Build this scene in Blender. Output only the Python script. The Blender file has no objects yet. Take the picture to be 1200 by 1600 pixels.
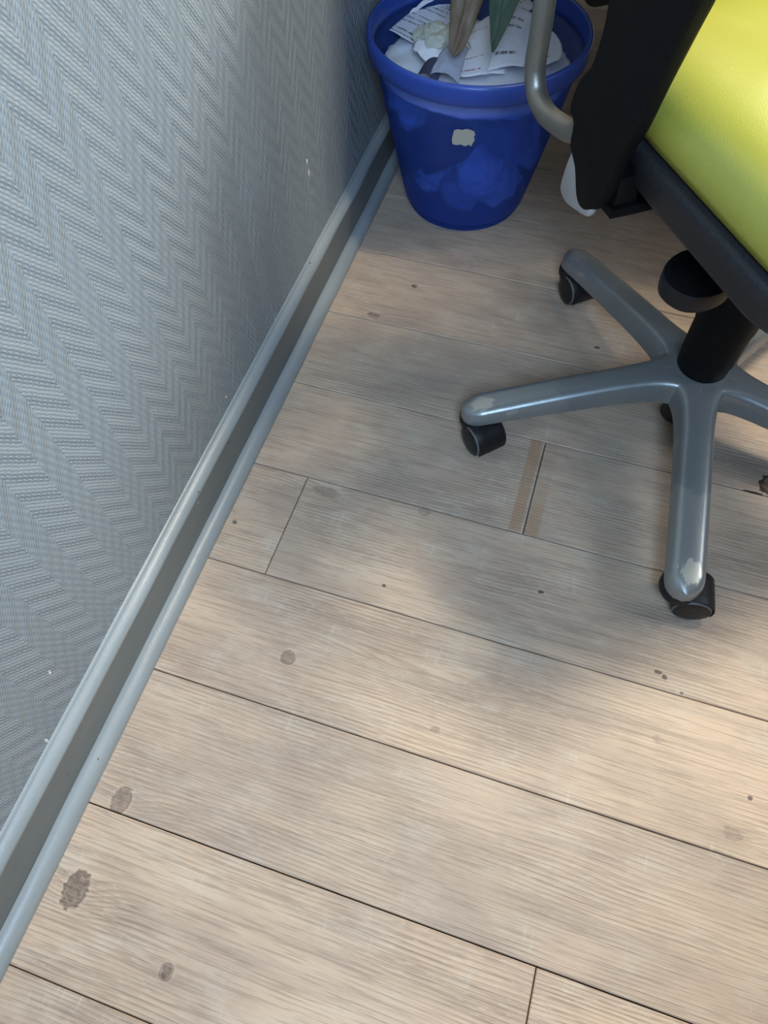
import bpy, bmesh, math, random
from mathutils import Vector, Matrix, noise
random.seed(7)
S = bpy.context.scene
COL = S.collection

# ------------------------------------------------------------------ camera
cam_d = bpy.data.cameras.new('camera')
cam = bpy.data.objects.new('camera', cam_d)
COL.objects.link(cam)
cam_d.sensor_fit = 'VERTICAL'; cam_d.sensor_height = 36.0
cam_d.lens = 1099.93 * 36.0 / 1600.0
cam_d.clip_start = 0.02
RT = Vector((0.95239461, 0.30463289, -0.01197139))
UP = Vector((-0.25658355, 0.82214486, 0.50817587))
FW = Vector((-0.1646493, 0.48091229, -0.86117012))
m = Matrix((RT, UP, -FW)).transposed().to_4x4()
m.translation = Vector((0.40014897, -0.88709709, 0.91653205))
cam.matrix_world = m
S.camera = cam

# ------------------------------------------------------------------ colour management, world, lights
vs = S.view_settings
vs.view_transform = 'Standard'; vs.look = 'None'; vs.gamma = 1.0
vs.use_curve_mapping = False
vs.exposure = 0.0

w = bpy.data.worlds.new('room_light'); S.world = w
w.use_nodes = True
bg = w.node_tree.nodes['Background']
bg.inputs[0].default_value = (0.80, 0.88, 1.0, 1)
bg.inputs[1].default_value = 0.045


def area(name, loc, target, sx, sy, power, col):
    l = bpy.data.lights.new(name, 'AREA')
    l.shape = 'RECTANGLE'; l.size = sx; l.size_y = sy
    l.energy = power; l.color = col
    o = bpy.data.objects.new(name, l)
    COL.objects.link(o)
    o.location = loc
    o.rotation_euler = (Vector(target) - Vector(loc)).to_track_quat('-Z', 'Y').to_euler()
    return o


area('window_light', (2.35, 0.10, 1.75), (0.45, -0.45, 0.0), 0.55, 0.55, 14, (0.92, 0.95, 1.0))
area('far_window_light', (0.98, 1.80, 1.76), (0.52, -0.26, 0.56), 0.5, 0.4, 85, (0.97, 0.99, 1.0))
area('ceiling_lamp_light', (1.16, 0.46, 2.35), (0.95, -0.65, 0.0), 0.5, 0.5, 66, (1.0, 0.89, 0.70))
nl = area('near_window_light', (0.58, -1.42, 1.42), (-0.05, -0.66, 0.75), 0.5, 0.5, 13, (0.50, 0.72, 1.0))
nl.data.spread = math.radians(115)


# ------------------------------------------------------------------ node helpers
class G:
    def __init__(self, name):
        self.m = bpy.data.materials.new(name)
        self.m.use_nodes = True
        self.t = self.m.node_tree
        self.b = self.t.nodes['Principled BSDF']

    def n(self, kind, **kw):
        nd = self.t.nodes.new(kind)
        for k, v in kw.items():
            setattr(nd, k, v)
        return nd

    def put(self, sock, v):
        if isinstance(v, bpy.types.NodeSocket):
            self.t.links.new(v, sock)
        elif v is not None:
            if hasattr(sock.default_value, '__len__') and not hasattr(v, '__len__'):
                v = [v] * len(sock.default_value)
            if hasattr(v, '__len__') and len(sock.default_value) == 4 and len(v) == 3:
                v = (*v, 1)
            sock.default_value = v

    def f(self, op, a, b=None, c=None, clamp=False):
        nd = self.n('ShaderNodeMath', operation=op, use_clamp=clamp)
        for i, v in enumerate((a, b, c)):
            if v is not None:
                self.put(nd.inputs[i], v)
        return nd.outputs[0]

    def add(self, a, b): return self.f('ADD', a, b)
    def mul(self, a, b): return self.f('MULTIPLY', a, b)
    def sub(self, a, b): return self.f('SUBTRACT', a, b)

    def ss(self, x, lo, hi, a=0.0, b=1.0):
        nd = self.n('ShaderNodeMapRange', interpolation_type='SMOOTHSTEP')
        self.put(nd.inputs[0], x)
        for i, v in zip((1, 2, 3, 4), (lo, hi, a, b)):
            nd.inputs[i].default_value = v
        return nd.outputs[0]

    def mix(self, fac, a, b, mode='MIX'):
        nd = self.n('ShaderNodeMix', data_type='RGBA', blend_type=mode)
        self.put(nd.inputs[0], fac)
        self.put(nd.inputs[6], a)
        self.put(nd.inputs[7], b)
        return nd.outputs[2]

    def vec(self, x, y, z):
        nd = self.n('ShaderNodeCombineXYZ')
        for i, v in enumerate((x, y, z)):
            self.put(nd.inputs[i], v)
        return nd.outputs[0]

    def xyz(self, v):
        nd = self.n('ShaderNodeSeparateXYZ')
        self.put(nd.inputs[0], v)
        return nd.outputs

    def noise(self, v, scale=1.0, detail=2.0, rough=0.5):
        nd = self.n('ShaderNodeTexNoise')
        self.put(nd.inputs['Vector'], v)
        nd.inputs['Scale'].default_value = scale
        nd.inputs['Detail'].default_value = detail
        nd.inputs['Roughness'].default_value = rough
        return nd.outputs['Fac']

    def pos(self): return self.n('ShaderNodeNewGeometry').outputs['Position']
    def obj(self): return self.n('ShaderNodeTexCoord').outputs['Object']

    def bump(self, h, dist, strength=1.0):
        nd = self.n('ShaderNodeBump')
        nd.inputs['Strength'].default_value = strength
        nd.inputs['Distance'].default_value = dist
        self.put(nd.inputs['Height'], h)
        self.put(self.b.inputs['Normal'], nd.outputs[0])
        return nd.outputs[0]

    def set(self, **kw):
        for k, v in kw.items():
            self.put(self.b.inputs[k.replace('_', ' ')], v)
        return self.m

    def blob(self, x, y, cx, cy, sx, sy, wob=None, amt=0.0):
        """1 inside an ellipse, 0 outside, ragged by wob"""
        dx = self.mul(self.sub(x, cx), 1.0 / sx)
        dy = self.mul(self.sub(y, cy), 1.0 / sy)
        r = self.f('SQRT', self.add(self.mul(dx, dx), self.mul(dy, dy)))
        if wob is not None:
            r = self.add(r, self.mul(self.sub(wob, 0.5), amt))
        return r


def srgb(r, g, b):
    f = lambda c: (c / 255 / 12.92) if c / 255 <= 0.04045 else ((c / 255 + 0.055) / 1.055) ** 2.4
    return (f(r), f(g), f(b), 1)


# ------------------------------------------------------------------ materials
def mat_wood():
    g = G('laminate_wood')
    P = g.xyz(g.pos()); x, y = P[0], P[1]
    oc = g.n('ShaderNodeObjectInfo').outputs['Color']
    sp = g.n('ShaderNodeSeparateColor'); g.put(sp.inputs[0], oc)
    off = g.mul(sp.outputs[0], 37.0); tone = sp.outputs[1]; grey = sp.outputs[2]
    w1 = g.noise(g.vec(g.mul(x, 2.2), g.mul(y, 7.0), off), 1.0, 2.0, 0.5)
    w2 = g.noise(g.vec(g.mul(x, 9.0), g.mul(y, 30.0), off), 1.0, 2.0, 0.5)
    ph = g.add(g.mul(y, 185.0), g.add(g.mul(w1, 7.0), g.mul(w2, 0.7)))
    knots = [(0.0393, -0.9631, .050, .022, 3.2), (0.0431, -0.8604, .045, .016, 2.4), (0.1706, -0.6308, .05, .014, 2.0),
             (0.1291, -0.3668, .045, .018, 2.4), (0.1754, -1.0026, .05, .012, 1.8), (0.1306, 0.1074, .04, .012, 1.8),
             (0.0803, 0.0123, .04, .012, 1.8), (0.7541, -0.6738, .04, .012, 1.6), (0.42, -0.57, .14, .012, -2.0),
             (0.36, -0.60, .12, .010, 2.0)]
    for kx, ky, sx, sy, a in knots:
        dx = g.mul(g.sub(x, kx), 1 / sx); dy = g.mul(g.sub(y, ky), 1 / sy)
        e = g.f('EXPONENT', g.mul(g.add(g.mul(dx, dx), g.mul(dy, dy)), -1.0))
        ph = g.add(ph, g.mul(e, a))
    fr = g.f('FRACT', ph)
    ring = g.ss(fr, 0.15, 0.95)                       # slow rise, sharp fall
    ring = g.mul(ring, g.ss(fr, 1.0, 0.93))
    fine = g.noise(g.vec(g.mul(x, 14.0), g.mul(y, 480.0), off), 1.0, 3.0, 0.6)
    fine2 = g.noise(g.vec(g.mul(x, 60.0), g.mul(y, 260.0), off), 1.0, 2.0, 0.6)
    streak = g.noise(g.vec(g.mul(x, 3.0), g.mul(y, 46.0), off), 1.0, 3.0, 0.6)
    blot = g.noise(g.vec(g.mul(x, 5.5), g.mul(y, 11.0), off), 1.0, 4.0, 0.6)
    blot2 = g.noise(g.vec(g.mul(x, 16.0), g.mul(y, 24.0), off), 1.0, 3.0, 0.6)
    vis = g.ss(g.noise(g.vec(g.mul(x, 4.0), g.mul(y, 9.0), g.add(off, 5.0)), 1.0, 2.0), 0.36, 0.62)
    c = g.mix(g.ss(blot, 0.34, 0.68), srgb(174, 154, 136), srgb(200, 176, 152))
    c = g.mix(g.mul(g.ss(blot2, 0.46, 0.70), 0.45), c, srgb(198, 186, 168))
    c = g.mix(g.mul(g.ss(streak, 0.50, 0.68), 0.28), c, srgb(142, 126, 114))
    c = g.mix(g.mul(ring, g.add(0.06, g.mul(vis, 0.24))), c, srgb(102, 86, 74))
    c = g.mix(g.mul(g.ss(fine, 0.50, 0.62), 0.34), c, srgb(104, 88, 76))
    c = g.mix(g.mul(g.ss(fine2, 0.56, 0.70), g.mul(vis, 0.30)), c, srgb(205, 192, 174))
    # faint saw marks across the grain
    saw = g.noise(g.vec(g.mul(x, 190.0), g.mul(y, 16.0), off), 1.0, 2.0, 0.5)
    c = g.mix(g.mul(g.mul(g.ss(saw, 0.60, 0.72), g.ss(blot2, 0.52, 0.68)), 0.30), c, srgb(214, 203, 186))
    c = g.mix(g.mul(grey, 0.55), c, g.mix(0.55, c, srgb(140, 136, 132)))
    # knots
    wob = g.noise(g.vec(g.mul(x, 130.0), g.mul(y, 170.0), 0.0), 1.0, 3.0, 0.6)
    for kx, ky, sx, sy, d in [(0.0393, -0.9631, .0125, .0175, .70), (0.0431, -0.8604, .010, .014, .55), (0.1706, -0.6308, .009, .009, .50),
                              (0.1291, -0.3668, .022, .009, .42), (0.1754, -1.0026, .006, .007, .75), (0.1306, 0.1074, .006, .005, .9),
                              (0.0803, 0.0123, .012, .007, .6), (0.7541, -0.6738, .012, .008, .35), (0.2821, -0.3574, .010, .007, .30),
                              (0.6571, -0.5898, .008, .005, .28), (0.3857, -0.6632, .006, .005, .35), (0.0150, -0.4584, .004, .004, .9)]:
        r = g.blob(x, y, kx, ky, sx, sy, wob, 1.3)
        inner = g.mul(g.ss(r, 1.15, 0.75), d)
        c = g.mix(inner, c, g.mix(g.ss(wob, .35, .6), srgb(66, 56, 50), srgb(120, 105, 94)))
    for kx, ky, sx, sy, d in [(0.0393, -0.9631, .0135, .0185, .6), (0.0431, -0.8604, .011, .015, .45), (0.1706, -0.6308, .0095, .0095, .4),
                              (0.1754, -1.0026, .0075, .008, .4)]:
        r = g.blob(x, y, kx, ky, sx, sy, wob, 0.9)
        c = g.mix(g.mul(g.mul(g.ss(r, 0.80, 0.95), g.ss(r, 1.15, 1.0)), d), c, srgb(70, 58, 50))
        c = g.mix(g.mul(g.mul(g.ss(r, 1.10, 1.22), g.ss(r, 1.5, 1.3)), d * .25), c, srgb(210, 194, 174))
    wob2 = g.noise(g.vec(g.mul(x, 260.0), g.mul(y, 260.0), 3.0), 1.0, 2.0, 0.5)
    for kx, ky, sx, sy in [(0.2620, -0.4912, .0028, .0022), (0.4764, -0.4343, .0042, .0026), (0.6470, -0.5018, .0050, .0028),
                           (0.6558, -0.5062, .0034, .0034), (0.7713, -0.6266, .0030, .0030), (0.6796, -0.5211, .0022, .0018),
                           (0.4641, -0.0955, .0035, .0030), (0.4784, 0.0530, .005, .003)]:
        r = g.blob(x, y, kx, ky, sx, sy, wob2, 1.1)
        c = g.mix(g.mul(g.ss(r, 1.2, 0.8), .85), c, srgb(64, 52, 52))
    # brown filler smeared along one butt joint
    ed = g.add(x, g.mul(g.sub(wob, 0.5), 0.006))
    inrow = g.mul(g.ss(y, -0.352, -0.348), g.ss(y, -0.170, -0.176))
    f1 = g.mul(g.ss(ed, 0.4090, 0.4110), g.ss(ed, 0.4285, 0.4265))
    f2 = g.mul(g.ss(ed, 0.4350, 0.4365), g.ss(ed, 0.4560, 0.4520))
    fm = g.mul(g.add(g.mul(f1, 0.62), g.mul(f2, g.ss(y, -0.22, -0.33, 0.15, 0.50))), inrow)
    c = g.mix(fm, c, srgb(158, 124, 92))
    # chipped spot in the seam at the right
    r = g.blob(x, y, 0.778, -0.155, .017, .020, g.noise(g.vec(g.mul(x, 90.0), g.mul(y, 90.0), 0.0), 1.0, 2.0), 1.2)
    c = g.mix(g.ss(r, 1.05, 0.95), c, srgb(60, 44, 36))
    c = g.mix(g.ss(r, 0.80, 0.62), c, srgb(124, 100, 82))
    r2 = g.blob(x, y, 0.752, -0.1745, .016, .0022)
    c = g.mix(g.ss(r2, 1.1, 0.8), c, srgb(60, 44, 36))
    tn = g.n('ShaderNodeHueSaturation'); g.put(tn.inputs['Color'], c)
    g.put(tn.inputs['Value'], g.add(0.80, g.mul(tone, 0.4)))
    h = g.add(g.mul(g.sub(1.0, g.mul(ring, vis)), 0.6), g.add(g.mul(fine, 0.8), g.mul(wob, 0.15)))
    g.bump(h, 0.0008, 0.6)
    rough = g.add(0.40, g.mul(fine, 0.12))
    return g.set(Base_Color=tn.outputs[0], Roughness=rough, Specular_IOR_Level=0.42)


def mat_wallpaper():
    g = G('herringbone_wallpaper_paint')
    P = g.xyz(g.pos()); y = g.add(P[1], 4.0); z = P[2]
    zz = g.add(z, 0.0)
    u = g.f('FRACT', g.mul(g.add(y, 0.0345), 1 / 0.066))           # 0..1 across one chevron pair
    tri = g.f('MINIMUM', g.mul(u, 1 / 0.56), g.mul(g.sub(1.0, u), 1 / 0.44))
    ph = g.add(g.mul(zz, 1 / 0.031), g.mul(tri, 1.62))
    soft = g.noise(g.vec(g.mul(y, 60.0), g.mul(z, 60.0), 0.0), 1.0, 2.0)
    ph = g.add(ph, g.mul(g.sub(soft, .5), 0.10))
    big = g.f('SINE', g.mul(ph, 6.28318))
    big = g.add(0.5, g.mul(big, 0.5))
    mid = g.f('SINE', g.mul(ph, 6.28318 * 5.0))
    bead = g.f('SINE', g.add(g.mul(y, 6.28318 / 0.0044), g.mul(g.f('FLOOR', g.mul(ph, 5.0)), 2.2)))
    beads = g.mul(g.add(mid, 1.0), g.add(0.50, g.mul(bead, 0.60)))
    inA = g.ss(g.f('PINGPONG', u, 0.28), 0.0, 0.05)
    wear = g.ss(g.noise(g.vec(g.mul(y, 7.0), g.mul(z, 7.0), 2.0), 1.0, 3.0), 0.25, 0.75, 0.55, 1.1)
    grit = g.noise(g.vec(g.mul(y, 900.0), g.mul(z, 900.0), 0.0), 1.0, 1.0)
    h = g.mul(g.add(g.mul(big, g.mul(1.0, wear)), g.add(g.mul(beads, 0.36), g.mul(grit, 0.20))), 1.0)
    # flakes of missing paint
    yy = P[1]
    fl = g.noise(g.vec(g.mul(yy, 330.0), g.mul(z, 260.0), 0.0), 1.0, 1.0)
    zone = g.blob(yy, z, 0.055, 0.21, .018, .060)
    zone2 = g.blob(yy, z, -0.14, 0.105, .03, .012)
    spec = g.add(g.mul(g.ss(zone, 1.0, 0.3), g.ss(fl, 0.665, 0.69)), g.mul(g.ss(zone2, 1.0, 0.3), g.ss(fl, 0.68, 0.70)))
    for cy, cz, sy, sz in [(-0.773, 0.172, .0015, .003), (-0.833, 0.106, .0015, .005), (-0.838, 0.094, .0015, .004), (-0.842, 0.086, .0015, .003),
                           (-0.325, 0.12, .002, .002), (-0.141, 0.099, .002, .003), (0.052, 0.252, .003, .004), (0.054, 0.232, .002, .005)]:
        spec = g.add(spec, g.ss(g.blob(yy, z, cy, cz, sy, sz, fl, 1.5), 1.1, 0.9))
    spec = g.f('MINIMUM', spec, 1.0)
    tint = g.noise(g.vec(g.mul(y, 3.0), g.mul(z, 3.0), 7.0), 1.0, 3.0)
    c = g.mix(tint, srgb(122, 131, 136), srgb(136, 145, 149))
    c = g.mix(spec, c, srgb(225, 222, 214))
    g.bump(h, 0.0014, 0.85)
    return g.set(Base_Color=c, Roughness=0.42, Specular_IOR_Level=0.55)


def mat_trim(name, c0, c1, rough=0.4):
    g = G(name)
    P = g.xyz(g.pos())
    a = g.noise(g.vec(g.mul(P[0], 60), g.mul(P[1], 8), g.mul(P[2], 60)), 1.0, 4.0)
    b = g.noise(g.pos(), 260.0, 2.0)
    sp = g.noise(g.pos(), 95.0, 1.0)
    c = g.mix(a, c0, c1)
    c = g.mix(g.ss(sp, 0.79, 0.80), c, srgb(70, 72, 72))
    sp2 = g.noise(g.vec(g.mul(P[0], 120.0), g.mul(P[1], 70.0), g.add(g.mul(P[2], 120.0), 9.0)), 1.0, 1.0)
    c = g.mix(g.ss(sp2, 0.82, 0.83), c, srgb(205, 205, 198))
    g.bump(g.add(g.mul(a, 0.7), g.mul(b, 0.3)), 0.0016, 0.5)
    return g.set(Base_Color=c, Roughness=rough)


def mat_plain(name, col, rough=0.5, bump=0.0, bscale=400.0, metallic=0.0, spec=0.5, var=0.08):
    g = G(name)
    nz = g.noise(g.obj(), bscale * 0.1, 3.0)
    dark = tuple(v * (1 - var * 2) for v in col[:3]) + (1,)
    c = g.mix(nz, dark, col)
    if bump:
        g.bump(g.noise(g.obj(), bscale, 2.0), bump, 0.7)
    return g.set(Base_Color=c, Roughness=g.add(rough - 0.04, g.mul(nz, 0.08)), Metallic=metallic, Specular_IOR_Level=spec)


def mat_base_metal():
    g = G('worn_silver_paint')
    P = g.xyz(g.obj()); r, t = P[0], P[1]
    nz = g.noise(g.obj(), 90.0, 4.0, 0.65)
    n2 = g.noise(g.obj(), 14.0, 2.0)
    n3 = g.noise(g.vec(g.mul(r, 30), g.mul(t, 140), 0.0), 1.0, 3.0)
    c = g.mix(n2, srgb(118, 124, 126), srgb(136, 141, 143))
    # rubbed area towards the foot, ragged edge
    rr = g.add(r, g.mul(g.sub(nz, 0.5), 0.05))
    lc = g.n('ShaderNodeSeparateColor'); g.put(lc.inputs[0], g.n('ShaderNodeObjectInfo').outputs['Color']); am = lc.outputs[0]
    edge = g.add(rr, g.mul(g.mul(t, t), 20.0))
    c = g.mix(g.mul(g.mul(g.ss(edge, 0.205, 0.215), 0.55), am), c, srgb(158, 160, 156))
    sc = g.blob(r, t, 0.322, 0.002, .017, .014, g.noise(g.vec(g.mul(r, 90), g.mul(t, 220), 1.0), 1.0, 3.0), 1.6)
    c = g.mix(g.mul(g.mul(g.ss(sc, 1.05, 0.85), 0.85), am), c, srgb(214, 210, 194))
    c = g.mix(g.mul(g.ss(n3, 0.66, 0.72), 0.25), c, srgb(200, 200, 196))
    g.bump(nz, 0.0006, 0.35)
    return g.set(Base_Color=c, Roughness=g.add(0.26, g.mul(nz, 0.16)), Metallic=0.45, Specular_IOR_Level=0.5)


def mat_leather():
    g = G('lime_green_leatherette')
    o = g.obj()
    vo = g.n('ShaderNodeTexVoronoi', feature='DISTANCE_TO_EDGE'); g.put(vo.inputs['Vector'], o)
    vo.inputs['Scale'].default_value = 420.0
    cr = g.noise(o, 38.0, 4.0, 0.6)
    big = g.noise(o, 7.0, 2.0)
    c = g.mix(big, srgb(160, 162, 62), srgb(178, 178, 78))
    g.bump(g.add(g.mul(g.ss(vo.outputs[0], 0.0, 0.25), 0.4), g.add(g.mul(cr, 0.9), g.mul(big, 0.8))), 0.0004, 0.4)
    return g.set(Base_Color=c, Roughness=0.36, Specular_IOR_Level=0.9)


def mat_bin():
    g = G('translucent_blue_plastic')
    P = g.xyz(g.obj())
    nz = g.noise(g.obj(), 16.0, 3.0)
    g.set(Base_Color=g.mix(nz, srgb(50, 84, 168), srgb(64, 100, 186)), Roughness=0.34, Specular_IOR_Level=0.5)
    tr = g.n('ShaderNodeBsdfTransparent'); g.put(tr.inputs[0], srgb(150, 178, 248))
    tl = g.n('ShaderNodeBsdfTranslucent'); g.put(tl.inputs[0], srgb(80, 120, 225))
    m1 = g.n('ShaderNodeMixShader'); m1.inputs[0].default_value = 0.78
    g.put(m1.inputs[1], tl.outputs[0]); g.put(m1.inputs[2], tr.outputs[0])
    m2 = g.n('ShaderNodeMixShader'); m2.inputs[0].default_value = 0.66
    g.put(m2.inputs[1], g.b.outputs[0]); g.put(m2.inputs[2], m1.outputs[0])
    out = g.t.nodes['Material Output']
    g.put(out.inputs[0], m2.outputs[0])
    g.bump(g.noise(g.obj(), 60.0, 2.0), 0.0006, 0.4)
    return g.m


def mat_paper(name, base, ink=None, rows=18.0, amount=0.5, zone=(0.12, 0.88)):
    g = G(name)
    uv = g.n('ShaderNodeTexCoord').outputs['UV']
    U = g.xyz(uv)
    nz = g.noise(g.obj(), 26.0, 3.0)
    c = g.mix(g.mul(nz, 0.35), base, tuple(v * 0.72 for v in base[:3]) + (1,))
    if ink:
        row = g.mul(U[1], rows)
        fr = g.f('FRACT', row)
        line = g.mul(g.ss(fr, 0.30, 0.36), g.ss(fr, 0.66, 0.60))
        rid = g.f('FLOOR', row)
        wn = g.n('ShaderNodeTexWhiteNoise', noise_dimensions='1D'); g.put(wn.inputs['W'], rid)
        on = g.f('LESS_THAN', wn.outputs[0], amount)
        letters = g.ss(g.noise(g.vec(g.mul(U[0], 70.0), g.mul(rid, 3.7), 0.0), 1.0, 1.0), 0.46, 0.50)
        zn = g.mul(g.ss(U[0], zone[0], zone[0] + .01), g.ss(U[0], zone[1], zone[1] - .01))
        c = g.mix(g.mul(g.mul(g.mul(line, on), g.mul(letters, zn)), 0.85), c, ink)
    g.bump(g.noise(g.obj(), 70.0, 3.0), 0.002, 0.35)
    return g.set(Base_Color=c, Roughness=0.75, Specular_IOR_Level=0.2)


def mat_leaf(name, c0, c1, vein):
    g = G(name)
    U = g.xyz(g.n('ShaderNodeTexCoord').outputs['UV'])
    v = g.f('ABSOLUTE', g.sub(U[1], 0.5))
    nz = g.noise(g.obj(), 45.0, 4.0, 0.6)
    mid = g.ss(v, 0.03, 0.01)
    side = g.f('FRACT', g.add(g.mul(U[0], 9.0), g.mul(v, -5.0)))
    sv = g.mul(g.ss(side, 0.90, 0.95), g.ss(side, 1.0, 0.96))
    c = g.mix(nz, c0, c1)
    c = g.mix(g.mul(g.f('MAXIMUM', mid, g.mul(sv, .55)), 0.6), c, vein)
    g.bump(g.add(nz, g.mul(g.f('MAXIMUM', mid, sv), 0.5)), 0.0018, 0.6)
    return g.set(Base_Color=c, Roughness=0.5, Specular_IOR_Level=0.35)


WOOD = mat_wood()
WALLP = mat_wallpaper()
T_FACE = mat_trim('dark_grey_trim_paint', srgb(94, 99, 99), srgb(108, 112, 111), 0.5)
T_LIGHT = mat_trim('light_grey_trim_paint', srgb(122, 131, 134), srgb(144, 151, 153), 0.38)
JOINT = mat_plain('dark_joint', srgb(58, 48, 42), 0.8)
BLACK = mat_plain('black_plastic', srgb(17, 18, 22), 0.5, 0.0006, 500, spec=0.4)
BLACK2 = mat_plain('matte_black_plastic', srgb(9, 10, 13), 0.6, 0.0008, 700, spec=0.18)
SHELL = mat_plain('charcoal_seat_shell', srgb(32, 34, 40), 0.5, 0.0012, 600)
WHEEL = mat_plain('black_wheel_rubber', srgb(15, 15, 18), 0.42, 0.0004, 400)
RINGM = mat_plain('grey_wheel_edge', srgb(96, 98, 98), 0.5, 0.0006, 700)
SILVER = mat_plain('brushed_silver_tube', srgb(140, 138, 131), 0.40, 0.0002, 900, metallic=0.75)
GREYPL = mat_plain('light_grey_plate', srgb(168, 168, 170), 0.55)
BASEM = mat_base_metal()
LEATHER = mat_leather()
BINM = mat_bin()
def mat_clear():
    g = G('bin_inner_surface')
    g.set(Base_Color=srgb(50, 84, 168), Roughness=0.3)
    tr = g.n('ShaderNodeBsdfTransparent')
    m1 = g.n('ShaderNodeMixShader'); m1.inputs[0].default_value = 0.88
    g.put(m1.inputs[1], g.b.outputs[0]); g.put(m1.inputs[2], tr.outputs[0])
    g.put(g.t.nodes['Material Output'].inputs[0], m1.outputs[0])
    return g.m


BININ = mat_clear()
RIMM = mat_plain('blue_rim_plastic', srgb(46, 78, 168), 0.36)
LABELM = mat_paper('torn_label_paper', srgb(190, 184, 170))
PAP_W = mat_paper('white_paper', srgb(240, 243, 250))
PAP_T = mat_paper('printed_paper', srgb(224, 229, 242), srgb(60, 62, 80), 15.0, 0.8)
PAP_P = mat_paper('pink_printed_paper', srgb(240, 242, 250), srgb(170, 70, 100), 16.0, 0.22, (0.05, .55))
PAP_K = mat_paper('black_printed_paper', srgb(232, 237, 250), srgb(40, 42, 56), 7.0, 0.55, (0.1, .7))
PAP_G = mat_paper('grey_paper', srgb(168, 174, 192))
PAP_D = mat_paper('dark_carton_paper', srgb(70, 74, 96))
TISSUE = mat_paper('crumpled_wrapper', srgb(196, 198, 186))
LEAF_B = mat_leaf('withered_brown_leaf', srgb(104, 92, 80), srgb(136, 120, 104), srgb(78, 66, 56))
LEAF_G = mat_leaf('dull_green_leaf', srgb(62, 84, 72), srgb(84, 106, 92), srgb(44, 62, 52))
STEMM = mat_plain('dry_brown_stem', srgb(96, 82, 62), 0.7)


# ------------------------------------------------------------------ object helpers
def link(name, me, mats, parent=None, smooth=True, loc=None):
    if smooth:
        for p in me.polygons:
            p.use_smooth = True
    for mt in (mats if isinstance(mats, (list, tuple)) else [mats]):
        me.materials.append(mt)
    o = bpy.data.objects.new(name, me)
    COL.objects.link(o)
    if parent:
        o.parent = parent
    if loc:
        o.location = loc
    return o


def from_bm(name, bm, mats, parent=None, smooth=True, angle=None):
    bmesh.ops.recalc_face_normals(bm, faces=bm.faces)
    me = bpy.data.meshes.new(name)
    bm.to_mesh(me); bm.free()
    o = link(name, me, mats, parent, smooth)
    if angle is not None:
        me.set_sharp_from_angle(angle=math.radians(angle))
    return o


def pydata(name, v, f, mats, parent=None, smooth=True, angle=None):
    me = bpy.data.meshes.new(name)
    me.from_pydata([tuple(p) for p in v], [], f)
    me.update()
    bm = bmesh.new(); bm.from_mesh(me)
    bmesh.ops.recalc_face_normals(bm, faces=bm.faces)
    bm.to_mesh(me); bm.free()
    o = link(name, me, mats, parent, smooth)
    if angle is not None:
        me.set_sharp_from_angle(angle=math.radians(angle))
    return o


def empty(name, loc=(0, 0, 0), rz=0.0):
    o = bpy.data.objects.new(name, None)
    COL.objects.link(o); o.location = loc; o.rotation_euler = (0, 0, rz)
    o.empty_display_size = 0.05
    return o


def tag(o, label=None, cat=None, group=None, kind=None):
    if label: o['label'] = label
    if cat: o['category'] = cat
    if group: o['group'] = group
    if kind: o['kind'] = kind
    return o


def box_v(x0, x1, y0, y1, z0, z1):
    return [(x0, y0, z0), (x1, y0, z0), (x1, y1, z0), (x0, y1, z0), (x0, y0, z1), (x1, y0, z1), (x1, y1, z1), (x0, y1, z1)]


BOXF = [(0, 3, 2, 1), (4, 5, 6, 7), (0, 1, 5, 4), (1, 2, 6, 5), (2, 3, 7, 6), (3, 0, 4, 7)]


def loft(rings, close=True, cap=(True, True)):
    """rings: list of equal-length point lists -> verts, faces"""
    v = [p for r in rings for p in r]; n = len(rings[0]); f = []
    for i in range(len(rings) - 1):
        for j in range(n if close else n - 1):
            k = (j + 1) % n
            f.append((i * n + j, i * n + k, (i + 1) * n + k, (i + 1) * n + j))
    if cap[0]: f.append(tuple(range(n))[::-1])
    if cap[1]: f.append(tuple((len(rings) - 1) * n + j for j in range(n)))
    return v, f


def lathe(prof, n=96, c=(0, 0), cap=(False, False)):
    rings = [[(c[0] + r * math.cos(2 * math.pi * j / n), c[1] + r * math.sin(2 * math.pi * j / n), z) for j in range(n)] for r, z in prof]
    return loft(rings, True, cap)


def tube_v(path, rad, n=20, cap=(True, True)):
    pts = [Vector(p) for p in path]
    rings = []
    up = None
    for i, p in enumerate(pts):
        t = (pts[min(i + 1, len(pts) - 1)] - pts[max(i - 1, 0)]).normalized()
        if up is None:
            up = t.orthogonal().normalized()
        up = (up - t * up.dot(t)).normalized()
        s = t.cross(up)
        r = rad[i] if hasattr(rad, '__len__') else rad
        rings.append([tuple(p + up * (r * math.cos(2 * math.pi * j / n)) + s * (r * math.sin(2 * math.pi * j / n))) for j in range(n)])
    return loft(rings, True, cap)


def smooth_path(pts, sub=8):
    P = [Vector(p) for p in pts]; out = []
    for i in range(len(P) - 1):
        p0, p1, p2, p3 = P[max(i - 1, 0)], P[i], P[i + 1], P[min(i + 2, len(P) - 1)]
        for k in range(sub):
            t = k / sub
            out.append(0.5 * ((2 * p1) + (p2 - p0) * t + (2 * p0 - 5 * p1 + 4 * p2 - p3) * t * t + (3 * p1 - p0 - 3 * p2 + p3) * t ** 3))
    out.append(P[-1])
    return out


# ------------------------------------------------------------------ floor with planks
floor = tag(empty('floor'), kind='structure')
pydata('underlay', box_v(-0.06, 2.4, -1.9, 2.3, -0.02, -0.009), BOXF, JOINT, floor, False)
GAP = 0.0007
W = 0.175


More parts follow.
